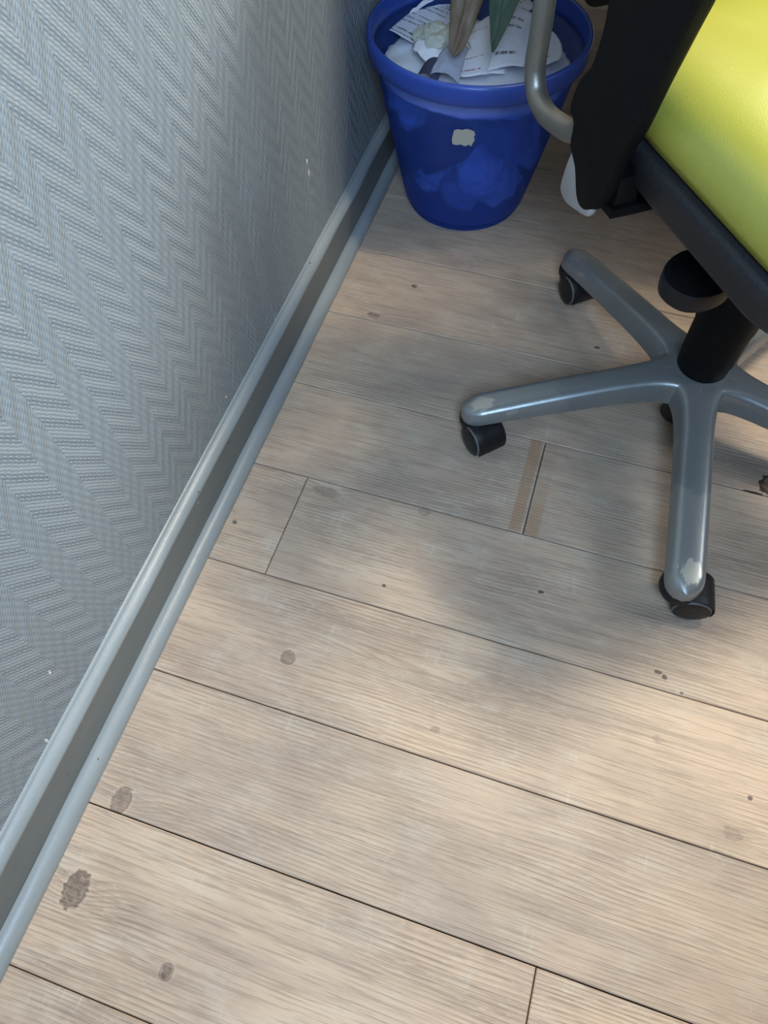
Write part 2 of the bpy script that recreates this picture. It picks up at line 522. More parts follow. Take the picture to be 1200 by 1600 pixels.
def plank(x0, x1, y0, y1, col):
    e = 0.0011
    a = [(x0 + GAP, y0 + GAP), (x1 - GAP, y0 + GAP), (x1 - GAP, y1 - GAP), (x0 + GAP, y1 - GAP)]
    b = [(x0 + GAP + e, y0 + GAP + e), (x1 - GAP - e, y0 + GAP + e), (x1 - GAP - e, y1 - GAP - e), (x0 + GAP + e, y1 - GAP - e)]
    v = [(p[0], p[1], -0.009) for p in a] + [(p[0], p[1], -0.0009) for p in a] + [(p[0], p[1], 0.0) for p in b]
    f = [(0, 1, 2, 3)[::-1], (8, 9, 10, 11)]
    for k in (0, 4):
        for j in range(4):
            f.append((k + j, k + (j + 1) % 4, k + 4 + (j + 1) % 4, k + 4 + j))
    o = pydata('plank', v, f, WOOD, floor, False)
    o.color = (*col, 1)


joints = {1: [0.4328, 1.72], 2: [0.0923, 1.38], 5: [0.5596, 1.85], 0: [0.98], 3: [1.05], 4: [1.52], -1: [1.30], -2: [0.75], -3: [1.6],
          -4: [0.5, 1.9], 6: [1.2], 7: [0.8], 8: [1.5], -5: [1.1]}
tones = {-1: (.42, .5), 0: (.45, .6), 1: (.50, .35), 2: (.55, .2), 3: (.55, .15), 4: (.48, .55), 5: (.55, .05), 6: (.52, .1)}
for k in range(-13, 10):
    xs = [-0.02] + joints.get(k, [0.4 + (k * 0.37) % 1.1]) + [2.4]
    xs = [x for x in xs if x <= 2.4]
    for i in range(len(xs) - 1):
        t, gr = tones.get(k, (0.5, 0.4))
        if k == 2 and i == 0: t -= 0.03
        if k == 5 and i == 1: t += 0.10
        plank(xs[i], xs[i + 1], -W * (k + 1), -W * k, (random.random(), t, gr))

# ------------------------------------------------------------------ wall, baseboard, shoe moulding
SL = -0.008                      # the wall runs a touch off square to the planks
Y0, Y1 = -1.9, 2.3


def sh(v): return [(p[0] + SL * p[1], p[1], p[2]) for p in v]


wl = pydata('wall_left', sh(box_v(-0.15, -0.034, Y0, Y1, -0.02, 2.4)), BOXF, WALLP, None, False)
tag(wl, kind='structure')


def extrude_profile(name, prof, mat, parent, ny=150, wob=0.0):
    rings = []
    for i in range(ny + 1):
        y = Y0 + (Y1 - Y0) * i / ny
        rings.append([(x + SL * y + wob * (noise.noise(Vector((y * 9, x * 40, z * 40)))), y, z + wob * noise.noise(Vector((y * 7, z * 30, 5)))) for x, z in prof])
    v, f = loft(rings)
    return pydata(name, v, f, mat, parent, True, 40)


bb = tag(empty('baseboard_left'), kind='structure')
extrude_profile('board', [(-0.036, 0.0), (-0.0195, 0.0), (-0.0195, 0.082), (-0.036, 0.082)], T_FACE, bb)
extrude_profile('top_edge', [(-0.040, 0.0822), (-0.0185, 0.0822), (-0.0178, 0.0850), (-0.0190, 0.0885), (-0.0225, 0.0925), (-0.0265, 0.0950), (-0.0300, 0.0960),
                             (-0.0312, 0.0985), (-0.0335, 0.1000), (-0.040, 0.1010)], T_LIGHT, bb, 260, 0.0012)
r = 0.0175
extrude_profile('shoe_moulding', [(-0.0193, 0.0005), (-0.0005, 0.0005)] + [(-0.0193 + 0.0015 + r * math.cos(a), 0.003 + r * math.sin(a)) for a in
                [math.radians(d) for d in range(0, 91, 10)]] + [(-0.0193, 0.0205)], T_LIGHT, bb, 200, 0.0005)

# the rest of the room, outside the frame, and furniture added for shade
bw = pydata('wall_back', box_v(-0.15, 2.4, 2.3, 2.4, -0.02, 2.4), BOXF, mat_plain('grey_wall_paint', srgb(150, 156, 160), 0.6), None, False)
tag(bw, kind='structure')
shade_desk = empty('shade_desk', (0.9, 1.05, 0))  # unseen, put in to shade the bin and the floor around it
tag(shade_desk, 'unseen pale worktop added over the blue waste bin to shade it, just above the picture', 'shade_desk')
DM = mat_plain('pale_desk_laminate', srgb(190, 184, 172), 0.5)
pydata('shade_desk_top', box_v(-0.85, 0.95, -0.795, 0.45, 0.715, 0.745), BOXF, DM, shade_desk, False)
pydata('side_panel', box_v(0.86, 0.90, -0.60, 0.40, 0.0, 0.715), BOXF, DM, shade_desk, False)
pydata('side_panel', box_v(-0.80, -0.77, -0.20, 0.40, 0.0, 0.715), BOXF, DM, shade_desk, False)
pydata('shade_pedestal', box_v(-0.05, 0.38, -0.70, -0.10, 0.03, 0.715), BOXF, DM, shade_desk, False)  # added block that keeps the side light off the bin
pydata('modesty_panel', box_v(-0.77, 0.86, 0.36, 0.38, 0.2, 0.715), BOXF, DM, shade_desk, False)

# ------------------------------------------------------------------ waste bin
BC = (0.152, 0.386)
BH = 0.32


def bin_r(z):                     # outer radius of the body
    return 0.113 + 0.066 * (z / 0.30) ** 0.92 if z > 0.012 else 0.104 + 0.0105 * math.sin(math.pi / 2 * max(z, 0) / 0.012) * 1.0


binr = empty('waste_bin', (BC[0], BC[1], 0))
tag(binr, 'round translucent blue plastic waste bin full of papers in the corner by the wall', 'bin')
zs = [0.0, 0.002, 0.006, 0.012] + [0.012 + (0.292 - 0.012) * i / 24 for i in range(1, 25)]
prof = [(0.0001, 0.004), (0.095, 0.004), (0.099, 0.0005)] + [(bin_r(z), z + 0.0005) for z in zs]
prof += [(bin_r(z) - 0.0022, z) for z in zs[::-1] if z > 0.008] + [(0.100, 0.008), (0.0001, 0.008)]
v, f = lathe(prof, 128)
body = pydata('body', v, f, [BINM, BININ], binr)
for p in body.data.polygons:
    c_ = p.center; rr_ = math.hypot(c_.x, c_.y)
    if (c_.z > 0.008 and rr_ < bin_r(c_.z) - 0.0011) or (c_.z > 0.006 and rr_ < 0.1):
        p.material_index = 1
ro = 0.186
prof = [(0.1788, 0.289), (0.1835, 0.2865), (0.1862, 0.2885), (0.1875, 0.300), (0.1888, 0.312), (0.1878, 0.3175), (0.1850, 0.3205), (0.1815, 0.3200), (0.1790, 0.316),
        (0.1770, 0.300), (0.1762, 0.289)]
v, f = lathe(prof, 128)
n = 128; L = len(prof)
f += [((L - 1) * n + j, (L - 1) * n + (j + 1) % n, (j + 1) % n, j) for j in range(n)]
pydata('rim', v, f, RIMM, binr)
# torn label on the body, facing the room
ang0 = math.radians(-82.0); zc = 0.227
outl = [(-.0185, -.015), (-.012, -.0165), (-.004, -.014), (.003, -.0165), (.010, -.013), (.0135, -.0165), (.0155, -.010), (.0185, -.004), (.0165, .002), (.0185, .007),
        (.0165, .013), (.010, .0160), (.003, .0170), (-.004, .0140), (-.010, .0150), (-.0165, .0120), (-.0180, .004), (-.0195, -.005)]
bm = bmesh.new()
for off in (0.0007, 0.0013):
    vs_ = []
    for a, b in [(0, 0)] + outl:
        z = zc + b; rr = bin_r(z) + 0.0005 + off; an = ang0 + a / rr
        vs_.append(bm.verts.new((rr * math.cos(an), rr * math.sin(an), z)))
    for j in range(len(outl)):
        bm.faces.new((vs_[0], vs_[1 + j], vs_[1 + (j + 1) % len(outl)]))
lab = from_bm('label_remnant', bm, LABELM, binr)
lab['label'] = 'torn beige remnant of a paper label'

# --- what is in the bin
IN_C = Vector((BC[0], BC[1]))


def clampr(p, marg=0.002):
    rmax = bin_r(min(p[2], 0.295)) - 0.0022 - marg
    d = Vector((p[0], p[1])) - IN_C
    if d.length > rmax:
        d = d * (rmax / d.length)
        return Vector((IN_C.x + d.x, IN_C.y + d.y, p[2]))
    return Vector(p)


def sheet(name, c, mat, label, cat='paper', group=None, curl=0.012, crump=0.004, n=22, seed=0, thick=0.0006, freq=22.0, dz=0.0, round_tip=False):
    c = [Vector(p) for p in c]
    vv = []; uv = []
    nx = n; ny = n
    for j in range(ny + 1):
        for i in range(nx + 1):
            s, t = i / nx, j / ny
            if round_tip:
                # square to rounded outline
                a, b = 2 * s - 1, 2 * t - 1
                s = 0.5 + 0.5 * a * math.sqrt(1 - b * b / 2.6); t = 0.5 + 0.5 * b * math.sqrt(1 - a * a / 2.6)
            p = (c[0] * (1 - s) + c[1] * s) * (1 - t) + (c[3] * (1 - s) + c[2] * s) * t
            q = Vector((p.x * freq, p.y * freq, seed * 3.1))
            cr = noise.noise(q) + 0.5 * abs(noise.noise(q * 2.3)) * 2 - 0.4
            p.z += curl * (math.sin(math.pi * s) * 0.6 + math.sin(math.pi * t) * 0.5) + crump * cr + dz
            p.x += crump * 0.5 * noise.noise(q * 1.3 + Vector((9, 0, 0))); p.y += crump * 0.5 * noise.noise(q * 1.3 + Vector((0, 7, 0)))
            vv.append(clampr(p)); uv.append((s, t))
    ff = [(j * (nx + 1) + i, j * (nx + 1) + i + 1, (j + 1) * (nx + 1) + i + 1, (j + 1) * (nx + 1) + i) for j in range(ny) for i in range(nx)]
    me = bpy.data.meshes.new(name); me.from_pydata([tuple(p) for p in vv], [], ff)
    ul = me.uv_layers.new(name='UVMap')
    for lp in me.loops:
        ul.data[lp.index].uv = uv[lp.vertex_index]
    o = link(name, me, mat)
    md = o.modifiers.new('thickness', 'SOLIDIFY'); md.thickness = thick; md.offset = 0
    return tag(o, label, cat, group)


def crumple_v(c, rad, seed, sq=(1, 1, 1), sub=4):
    bm = bmesh.new()
    bmesh.ops.create_icosphere(bm, subdivisions=sub, radius=1.0)
    for vtx in bm.verts:
        d = vtx.co.normalized()
        q = d * 1.7 + Vector((seed * 4.3, 1, 2))
        k = 1 + 0.30 * noise.noise(q) - 0.28 * abs(noise.noise(q * 2.2)) - 0.10 * abs(noise.noise(q * 5.0))
        p = Vector((d.x * sq[0], d.y * sq[1], d.z * sq[2])) * (rad * k)
        vtx.co = clampr(Vector(c) + p, 0.002)
    bm.verts.index_update()
    v = [tuple(x.co) for x in bm.verts]; f = [tuple(x.index for x in p.verts) for p in bm.faces]
    bm.free()
    return v, f


FV, FF, FM = [], [], []
sd = 0
for zL, ringr, nb, rd in ((0.052, 0.060, 4, 0.044), (0.122, 0.088, 5, 0.048), (0.196, 0.104, 6, 0.047)):
    for k in range(nb + 1):
        sd += 1
        a = math.radians(-100 + 360 * k / nb + zL * 300)
        rr_ = ringr if k < nb else 0.0
        v, f = crumple_v((BC[0] + rr_ * math.cos(a), BC[1] + rr_ * math.sin(a), zL + 0.008 * math.sin(sd * 2.1)), rd * (1 + 0.12 * math.sin(sd * 3.7)), sd)
        o0 = len(FV); FV += v; FF += [tuple(i + o0 for i in q) for q in f]
        FM += [[0, 1, 0, 2, 0, 1, 0][sd % 7]] * len(f)
fill = pydata('crumpled_papers', FV, FF, [PAP_W, PAP_G, PAP_D], None, True, 28)
for p, mi in zip(fill.data.polygons, FM):
    p.material_index = mi
tag(fill, 'crumpled papers filling the bin, showing dimly through its blue side', 'paper', kind='stuff')

sheet('paper_sheet', [(0.00, 0.20, .258), (0.30, 0.20, .254), (0.32, 0.54, .248), (-0.02, 0.54, .248)], PAP_W,
      'large white sheet lying under the other papers in the bin', crump=0.006, seed=9, n=30)
sheet('printed_sheet', [(-0.03, 0.425, 0.276), (0.068, 0.370, 0.274), (0.094, 0.60, 0.272), (-0.015, 0.60, 0.280)], PAP_T,
      'greyish printed sheet with rows of small text, leaning at the left of the bin', crump=0.002, curl=0.004, seed=1)
sheet('folded_sheet', [(-0.03, 0.455, 0.275), (0.0, 0.44, 0.27), (0.02, 0.56, 0.294), (-0.02, 0.55, 0.29)], PAP_W,
      'white folded sheet against the left wall of the bin, behind the printed sheet', crump=0.005, curl=0.004, seed=2)
sheet('pink_printed_receipt', [(0.130, 0.285, 0.284), (0.212, 0.330, 0.280), (0.185, 0.54, 0.296), (0.105, 0.42, 0.284)], PAP_P,
      'bright white paper with thin pink lines of print in the middle of the bin', crump=0.003, curl=0.004, seed=3)
sheet('black_printed_letter', [(0.185, 0.310, 0.284), (0.240, 0.345, 0.282), (0.228, 0.475, 0.299), (0.176, 0.505, 0.300)], PAP_K,
      'bluish white paper with smudged black lettering, under the silver armrest tube', crump=0.002, curl=0.005, seed=4, dz=0.006)
sheet('rounded_card', [(0.222, 0.345, 0.278), (0.302, 0.395, 0.278), (0.276, 0.470, 0.286), (0.215, 0.520, 0.280)], PAP_K,
      'white card with a rounded tip and a dark stain, rightmost paper in the bin', crump=0.002, curl=0.002, seed=5, round_tip=True)
sheet('doodle_sheet', [(0.160, 0.47, 0.298), (0.200, 0.45, 0.294), (0.225, 0.52, 0.300), (0.17, 0.525, 0.304)], PAP_K,
      'pale blue sheet with a black scribble between green leaf and armrest tube', crump=0.002, seed=6)
v, f = crumple_v((0.092, 0.372, 0.296), 0.036, 31, (1.3, 1.1, 0.6))
tag(pydata('crumpled_wrapper', v, f, TISSUE, None, True, 28), 'crumpled greenish-white wrapper beside the tip of the brown leaf', 'wrapper')
sheet('torn_slip', [(0.045, 0.345, 0.286), (0.100, 0.290, 0.282), (0.125, 0.330, 0.292), (0.070, 0.372, 0.296)], PAP_W,
      'small torn white slip at the front edge of the bin, left of the grey slip', crump=0.007, seed=7)
sheet('grey_slip', [(0.100, 0.275, 0.290), (0.150, 0.268, 0.288), (0.145, 0.345, 0.302), (0.108, 0.350, 0.300)], PAP_G,
      'small grey slip at the front of the bin below the brown leaf', crump=0.003, seed=8)
sheet('dark_slip', [(0.075, 0.290, 0.280), (0.112, 0.270, 0.278), (0.118, 0.320, 0.286), (0.088, 0.330, 0.286)], PAP_D,
      'dark grey scrap between the torn white slip and the grey slip', crump=0.002, seed=12)

# --- cut plant stalk with drooping leaves, standing in the bin
plant = empty('withered_plant_cutting', (0.15, 0.53, 0.262))
tag(plant, 'withered cutting with one brown and one green leaf drooping over the bin', 'plant')
PO = Vector((0.15, 0.53, 0.262))


def rel(pts, o): return [Vector(p) - o for p in pts]


v, f = tube_v(rel(smooth_path([(0.15, 0.53, 0.262), (0.152, 0.545, 0.30), (0.158, 0.53, 0.42), (0.163, 0.47, 0.505), (0.166, 0.43, 0.515)]), PO), 0.0045, 10)
pydata('stem', v, f, STEMM, plant)


def leaf(path, width, mat, side, name='leaf', fold=0.25, wav=0.003, seed=0, nv=14):
    P = smooth_path(path, 10)
    nu = len(P) - 1
    vv = []; uv = []
    side = Vector(side).normalized()
    for i, p in enumerate(P):
        t = (P[min(i + 1, nu)] - P[max(i - 1, 0)]).normalized()
        s = (side - t * side.dot(t)).normalized(); nrm = s.cross(t)
        u = i / nu
        wd = width(u)
        for j in range(nv + 1):
            a = 2 * j / nv - 1
            k = p + s * (a * wd) + nrm * (-abs(a) * wd * fold + wav * noise.noise(Vector((u * 5 + seed, a * 1.6, seed))) * 2.0)
            vv.append(k - PO); uv.append((u, j / nv))
    ff = [(i * (nv + 1) + j, i * (nv + 1) + j + 1, (i + 1) * (nv + 1) + j + 1, (i + 1) * (nv + 1) + j) for i in range(nu) for j in range(nv)]
    me = bpy.data.meshes.new(name); me.from_pydata([tuple(p) for p in vv], [], ff)
    ul = me.uv_layers.new(name='UVMap')
    for lp in me.loops:
        ul.data[lp.index].uv = uv[lp.vertex_index]
    o = link(name, me, mat, plant)
    md = o.modifiers.new('thickness', 'SOLIDIFY'); md.thickness = 0.0012; md.offset = 0
    return o


def lw(mx, tip, full, pet=0.80):
    def fn(u):                    # u = 0 at the tip
        a = min(1.0, u / full) ** tip
        b = 1.0 if u < 0.62 else max(0.0, 1 - ((u - 0.62) / (pet - 0.62)) ** 2) if u < pet else 0.0
        return max(0.0018, mx * a * b)
    return fn


l1 = leaf([(0.1385, 0.262, 0.330), (0.1385, 0.300, 0.355), (0.137, 0.328, 0.380), (0.140, 0.352, 0.415), (0.148, 0.39, 0.462), (0.160, 0.425, 0.50), (0.166, 0.432, 0.514)],
          lw(0.0290, 0.55, 0.42), LEAF_B, (1, .1, 0.15), fold=0.35, wav=0.006, seed=3)
l1['label'] = 'dry brown leaf'
l2 = leaf([(0.198, 0.272, 0.340), (0.1975, 0.300, 0.358), (0.196, 0.326, 0.383), (0.197, 0.352, 0.418), (0.190, 0.39, 0.465), (0.172, 0.425, 0.505), (0.166, 0.432, 0.516)],
          lw(0.0250, 0.85, 0.40), LEAF_G, (1, .15, 0.1), fold=0.3, wav=0.003, seed=8)
l2['label'] = 'limp dull green leaf'

# ------------------------------------------------------------------ office chair
CX, CY = 0.620, -0.069
chair = empty('office_chair', (CX, CY, 0))
tag(chair, 'lime green office chair with worn silver five-star base and black castors', 'chair')

# base hub
hub_prof = [(0.0001, 0.046), (0.022, 0.046), (0.026, 0.060), (0.040, 0.078), (0.046, 0.100), (0.050, 0.118), (0.0465, 0.1265), (0.040, 0.1285), (0.0001, 0.1285)]
v, f = lathe(hub_prof, 64)
hub = pydata('base_hub', v, f, BASEM, chair, True, 50)
v, f = lathe([(0.0001, 0.016), (0.022, 0.016), (0.026, 0.020), (0.026, 0.05), (0.0001, 0.05)], 32)
pydata('lift_foot', v, f, BLACK, hub, True, 50)


def spoke_mesh():
    """star leg in local coordinates: x outward from the hub axis, tip at 0.355"""
    rings = []
    NS = 46
    R0, RT_, = 0.012, 0.352
    for i in range(NS + 1):
        s = i / NS
        x = R0 + (RT_ - R0) * (1 - (1 - s) ** 1.25)
        hw = 0.0235 + 0.0235 * math.exp(-max(0, x - 0.030) / 0.022) + 0.0015 * (x / RT_)
        tipr = 0.029
        if x > RT_ - tipr:
            k = (x - (RT_ - tipr)) / tipr
            hw *= math.sqrt(max(0.0, 1 - k * k)) * 0.985 + 0.015
        u = max(0.0, (x - 0.045) / (RT_ - 0.045))
        top = 0.1275 - 0.050 * u ** 1.25 - 0.004 * max(0, (x - 0.325) / 0.027) ** 2
        dep = 0.040 - 0.017 * u
        bot = top - dep
        e = min(0.009, hw * 0.45)
        flare = 0.0045
        ring = []
        # right side from the bottom up, over the top, down the left
        ring.append((x, -hw - 0.0, bot)); ring.append((x, -hw, bot + dep * 0.45)); ring.append((x, -hw + e * .18, top - e * 0.85))
        ring.append((x, -hw + e * .55, top - e * .30)); ring.append((x, -hw + e * 1.1, top - e * .05)); ring.append((x, -hw * 0.45, top + .0006)); ring.append((x, 0, top + 0.0009))
        ring += [(p[0], -p[1], p[2]) for p in ring[-2::-1]]
        # underside, hollowed
        ring += [(x, hw * 0.82, bot), (x, hw * 0.80, bot + dep * .25), (x, -hw * 0.80, bot + dep * .25), (x, -hw * 0.82, bot)]
        rings.append(ring)
    v, f = loft(rings)
    me = bpy.data.meshes.new('base_leg'); me.from_pydata(v, [], f); me.update()
    bm = bmesh.new(); bm.from_mesh(me); bmesh.ops.recalc_face_normals(bm, faces=bm.faces); bm.to_mesh(me); bm.free()
    for p in me.polygons: p.use_smooth = True
    me.set_sharp_from_angle(angle=math.radians(60))
    me.materials.append(BASEM)
    return me


SP = spoke_mesh()
TH0 = 2.286
legs = []
for k in range(5):
    o = bpy.data.objects.new('base_leg', SP); COL.objects.link(o)
    o.parent = chair; o.rotation_euler = (0, 0, TH0 + k * 2 * math.pi / 5)
    o.color = ([0.12, 0.45, 1.0, 0.3, 0.3][k], 0, 0, 1)
    legs.append(o)


# castors: local frame at the swivel stem, x = axle direction, y = trailing direction, z up from the floor
def caster_meshes():
    out = {}
    WR = 0.0275
    ty = 0.022                           # trail
    zc_ = WR + 0.0005
    # wheel (one): domed disc centred on origin, axle +x
    prof = [(0.0001, 0.0135), (0.012, 0.0130), (0.0215, 0.0112), (0.0250, 0.0085), (0.0270, 0.0040), (0.0275, 0.0), (0.0275, -0.0075), (0.026, -0.0110), (0.0001, -0.0110)]
    n = 40
    rings = [[(h, r * math.cos(2 * math.pi * j / n), r * math.sin(2 * math.pi * j / n)) for j in range(n)] for r, h in prof]
    v, f = loft(rings)
    out['wheel'] = (v, f, WHEEL)
    prof = [(0.0234, 0.0096), (0.0238, 0.0106), (0.0250, 0.0096), (0.0256, 0.0080), (0.0246, 0.0078)]
    rings = [[(h, r * math.cos(2 * math.pi * j / n), r * math.sin(2 * math.pi * j / n)) for j in range(n)] for r, h in prof]
    v, f = loft(rings, True, (False, False))
    L = len(prof)
    f += [((L - 1) * n + j, (L - 1) * n + (j + 1) % n, (j + 1) % n, j) for j in range(n)]
    out['ring'] = (v, f, RINGM)
    # hood: half-drum shroud between and over the wheels, with the round swivel collar under the leg tip
    bm = bmesh.new()
    hr = 0.0292
    rings = []
    for x, rr in ((-0.0240, 0.0282), (-0.0225, 0.0290), (-0.012, hr), (0.012, hr), (0.0225, 0.0290), (0.0240, 0.0282)):
        ring = []
        for d in range(-20, 175, 11):
            a = math.radians(d)
            ring.append((x, ty + rr * math.cos(a), zc_ + rr * math.sin(a)))
        for d in range(174, -21, -22):
            a = math.radians(d)
            ring.append((x, ty + (rr - 0.0009) * math.cos(a), zc_ + (rr - 0.0009) * math.sin(a)))
        rings.append(ring)
    v, f = loft(rings)
    v2, f2 = loft([[(r_ * math.cos(2 * math.pi * j / 36), r_ * math.sin(2 * math.pi * j / 36) + dy, z) for j in range(36)] for r_, z, dy in
                   ((0.010, 0.032, .004), (0.024, 0.036, .001), (0.0268, 0.0425, 0), (0.0272, 0.0490, 0), (0.0262, 0.0545, 0), (0.0250, 0.0560, 0), (0.006, 0.0565, 0))])
    nv = len(v); v += v2; f += [tuple(i + nv for i in q) for q in f2]
    # web between the wheels down to the axle
    v3 = box_v(-0.0022, 0.0022, ty - 0.018, ty + 0.018, zc_ - 0.012, zc_ + 0.02)
    nv = len(v); v += v3; f += [tuple(i + nv for i in q) for q in BOXF]
    out['hood'] = (v, f, BLACK)
    res = {}
    for k, (v, f, mt) in out.items():
        me = bpy.data.meshes.new(k); me.from_pydata(v, [], f); me.update()
        bm = bmesh.new(); bm.from_mesh(me); bmesh.ops.recalc_face_normals(bm, faces=bm.faces); bm.to_mesh(me); bm.free()
        for p in me.polygons: p.use_smooth = True
        me.set_sharp_from_angle(angle=math.radians(48)); me.materials.append(mt)
        res[k] = me
    res['ty'] = ty; res['zc'] = zc_
    return res


CM = caster_meshes()
# angle (deg) of the axle (outer face turned to the viewer) for each leg
axles = [219.0, 226.0, -84.0, 200.0, 260.0]
for k in range(5):
    a = TH0 + k * 2 * math.pi / 5
    ax = math.radians(axles[k])
    px, py = 0.326 * math.cos(a), 0.326 * math.sin(a)
    # castor belongs to the leg; everything expressed in the leg's frame
    leg = legs[k]
    inv = Matrix.Rotation(-a, 4, 'Z')
    rot = Matrix.Rotation(ax, 4, 'Z')
    mw = inv @ Matrix.Translation((px, py, 0)) @ rot
    h = bpy.data.objects.new('castor', CM['hood']); COL.objects.link(h); h.parent = leg
    h.matrix_local = mw

    for sgn in (-1, 1):
        wm = mw @ Matrix.Translation((sgn * 0.0150, CM['ty'], CM['zc'])) @ (Matrix.Identity(4) if sgn > 0 else Matrix.Rotation(math.pi, 4, 'Z'))
        for nm in ('wheel', 'ring'):
            wo = bpy.data.objects.new({'wheel': 'wheel', 'ring': 'wheel_rim'}[nm], CM[nm]); COL.objects.link(wo)
            wo.parent = leg; wo.matrix_local = wm

# gas lift and its cover
v, f = lathe([(0.0001, 0.1285), (0.0345, 0.1285), (0.0365, 0.131), (0.0372, 0.150), (0.0385, 0.152), (0.0400, 0.215), (0.0415, 0.217), (0.0430, 0.285), (0.0445, 0.287),
              (0.0460, 0.345), (0.0440, 0.350), (0.020, 0.352), (0.0001, 0.352)], 64)
pydata('column_cover', v, f, BLACK2, chair, True, 50)
v, f = lathe([(0.0001, 0.350), (0.0145, 0.350), (0.0145, 0.415), (0.0001, 0.415)], 32)
pydata('gas_lift', v, f, BLACK, chair, True, 50)

# seat frame axes: x to the sitter's right, y to the back
RZ = math.atan2(0.6, 0.8)
RM = Matrix.Rotation(RZ, 4, 'Z')


def seatv(v): return [tuple(RM @ Vector(p)) for p in v]


def rrect(hx, y0, y1, rad, n=12, bulge=0.0):
    """rounded rectangle outline, counter-clockwise"""
    pts = []
    for cx, cy, a0 in ((hx - rad, y1 - rad, 0), (-hx + rad, y1 - rad, 90), (-hx + rad, y0 + rad, 180), (hx - rad, y0 + rad, 270)):
        for k in range(n + 1):
            a = math.radians(a0 + 90 * k / n)
            pts.append((cx + rad * math.cos(a), cy + rad * math.sin(a)))
    return pts


def slab(levels, dome=None, n=12):
    """levels: (hx, y0, y1, rad, z)"""
    rings = []
    for hx, y0, y1, rad, z in levels:
        rings.append([(x, y, z) for x, y in rrect(hx, y0, y1, rad, n)])
    return rings


# cushion with a soft crown
lv = []
HX, YF, YB = 0.213, -0.255, 0.168
for ins, z in ((0.016, 0.4995), (0.004, 0.503), (0.0, 0.513), (-0.002, 0.525), (0.000, 0.537), (0.006, 0.549), (0.014, 0.558), (0.026, 0.5655), (0.042, 0.5710), (0.065, 0.5745), (0.10, 0.5760), (0.14, 0.5755), (0.18, 0.5745)):
    lv.append((HX - ins, YF + ins, YB - ins, max(0.085 - ins * 0.5, 0.012), z))
rings = slab(lv)
v, f = loft(rings)
v = [(x, y, z - (0.010 * math.exp(-((x / .12) ** 2 + ((y) / .14) ** 2)) if z > 0.56 else 0) + 0.0012 * noise.noise(Vector((x * 30, y * 30, 1)))) for x, y, z in v]
pydata('seat_cushion', seatv(v), f, LEATHER, chair)
# shell under the cushion
rings = slab([(0.150, -0.19, 0.115, 0.06, 0.4385), (0.185, -0.225, 0.142, 0.07, 0.441), (0.203, -0.243, 0.158, 0.075, 0.449), (0.2115, -0.2515, 0.166, 0.08, 0.460), (0.2145, -0.2545, 0.1685, 0.08, 0.4775),
              (0.2165, -0.2565, 0.170, 0.08, 0.4800), (0.2175, -0.2575, 0.171, 0.08, 0.4930), (0.2160, -0.2560, 0.170, 0.08, 0.4975), (0.212, -0.252, 0.167, 0.08, 0.4992), (0.198, -0.238, 0.153, 0.08, 0.4994)])
v, f = loft(rings)
pydata('seat_shell', seatv(v), f, SHELL, chair, True, 50)
# tilt mechanism box
rings = slab([(0.060, -0.10, 0.11, 0.02, 0.385), (0.070, -0.12, 0.12, 0.025, 0.392), (0.080, -0.13, 0.13, 0.025, 0.437), (0.080, -0.13, 0.13, 0.025, 0.4384)])
v, f = loft(rings)
pydata('tilt_mechanism', seatv(v), f, BLACK2, chair, True, 50)
# paddle lever on the left
pts = []
zP = 0.372
out_o = [(-0.06, 0.006), (-0.120, -0.012), (-0.150, -0.016), (-0.172, -0.026), (-0.187, -0.046), (-0.187, -0.066), (-0.176, -0.083), (-0.155, -0.090), (-0.130, -0.086), (-0.108, -0.074), (-0.06, -0.05)]
sm = [(p.x, p.y) for p in smooth_path([(a, b, 0) for a, b in out_o], 5)]
rings = []
cxp = sum(p[0] for p in sm) / len(sm); cyp = sum(p[1] for p in sm) / len(sm)
for k, z in ((0.90, zP - 0.012), (0.985, zP - 0.008), (1.0, zP - 0.002), (1.0, zP + 0.009), (0.97, zP + 0.0125), (0.80, zP + 0.0125), (0.74, zP + 0.0095)):
    rings.append([(cxp + (a - cxp) * k, cyp + (b - cyp) * k, z + 0.10 * max(0, a + 0.12)) for a, b in sm])
v, f = loft(rings)
pad = pydata('tilt_paddle', seatv(v), f, BLACK, chair, True, 45)
v, f = tube_v([(-0.05, 0.0, 0.405), (-0.085, -0.01, 0.395), (-0.12, -0.03, 0.382)], 0.009, 12)
pydata('lever_rod', seatv(v), f, BLACK2, pad)

# --- left arm. side plane: xs = distance to the left, (d, z) outline measured on that plane
XL = 0.250


def plate_from(outline, x0, x1, bev=0.004):
    """extrude a (d, z) outline between x0 and x1 (local x), rounded edges"""
    n = len(outline)
    cx = sum(p[0] for p in outline) / n; cz = sum(p[1] for p in outline) / n
    def inset(k):
        o = []
        for i in range(n):
            a = Vector(outline[i - 1]); b = Vector(outline[i]); c = Vector(outline[(i + 1) % n])
            t = (c - a).normalized(); nr = Vector((-t.y, t.x))
            o.append(b + nr * k)
        return o
    area2 = sum(outline[i][0] * outline[(i + 1) % n][1] - outline[(i + 1) % n][0] * outline[i][1] for i in range(n))
    s = 1 if area2 > 0 else -1
    rings = []
    for x, k in ((x0, bev), (x0 + (x1 - x0) * 0.12, bev * 0.25), (x0 + (x1 - x0) * 0.3, 0), (x0 + (x1 - x0) * 0.7, 0), (x0 + (x1 - x0) * 0.88, bev * 0.25), (x1, bev)):
        rings.append([(x, p.x, p.y) for p in inset(s * k)])
    return loft(rings)


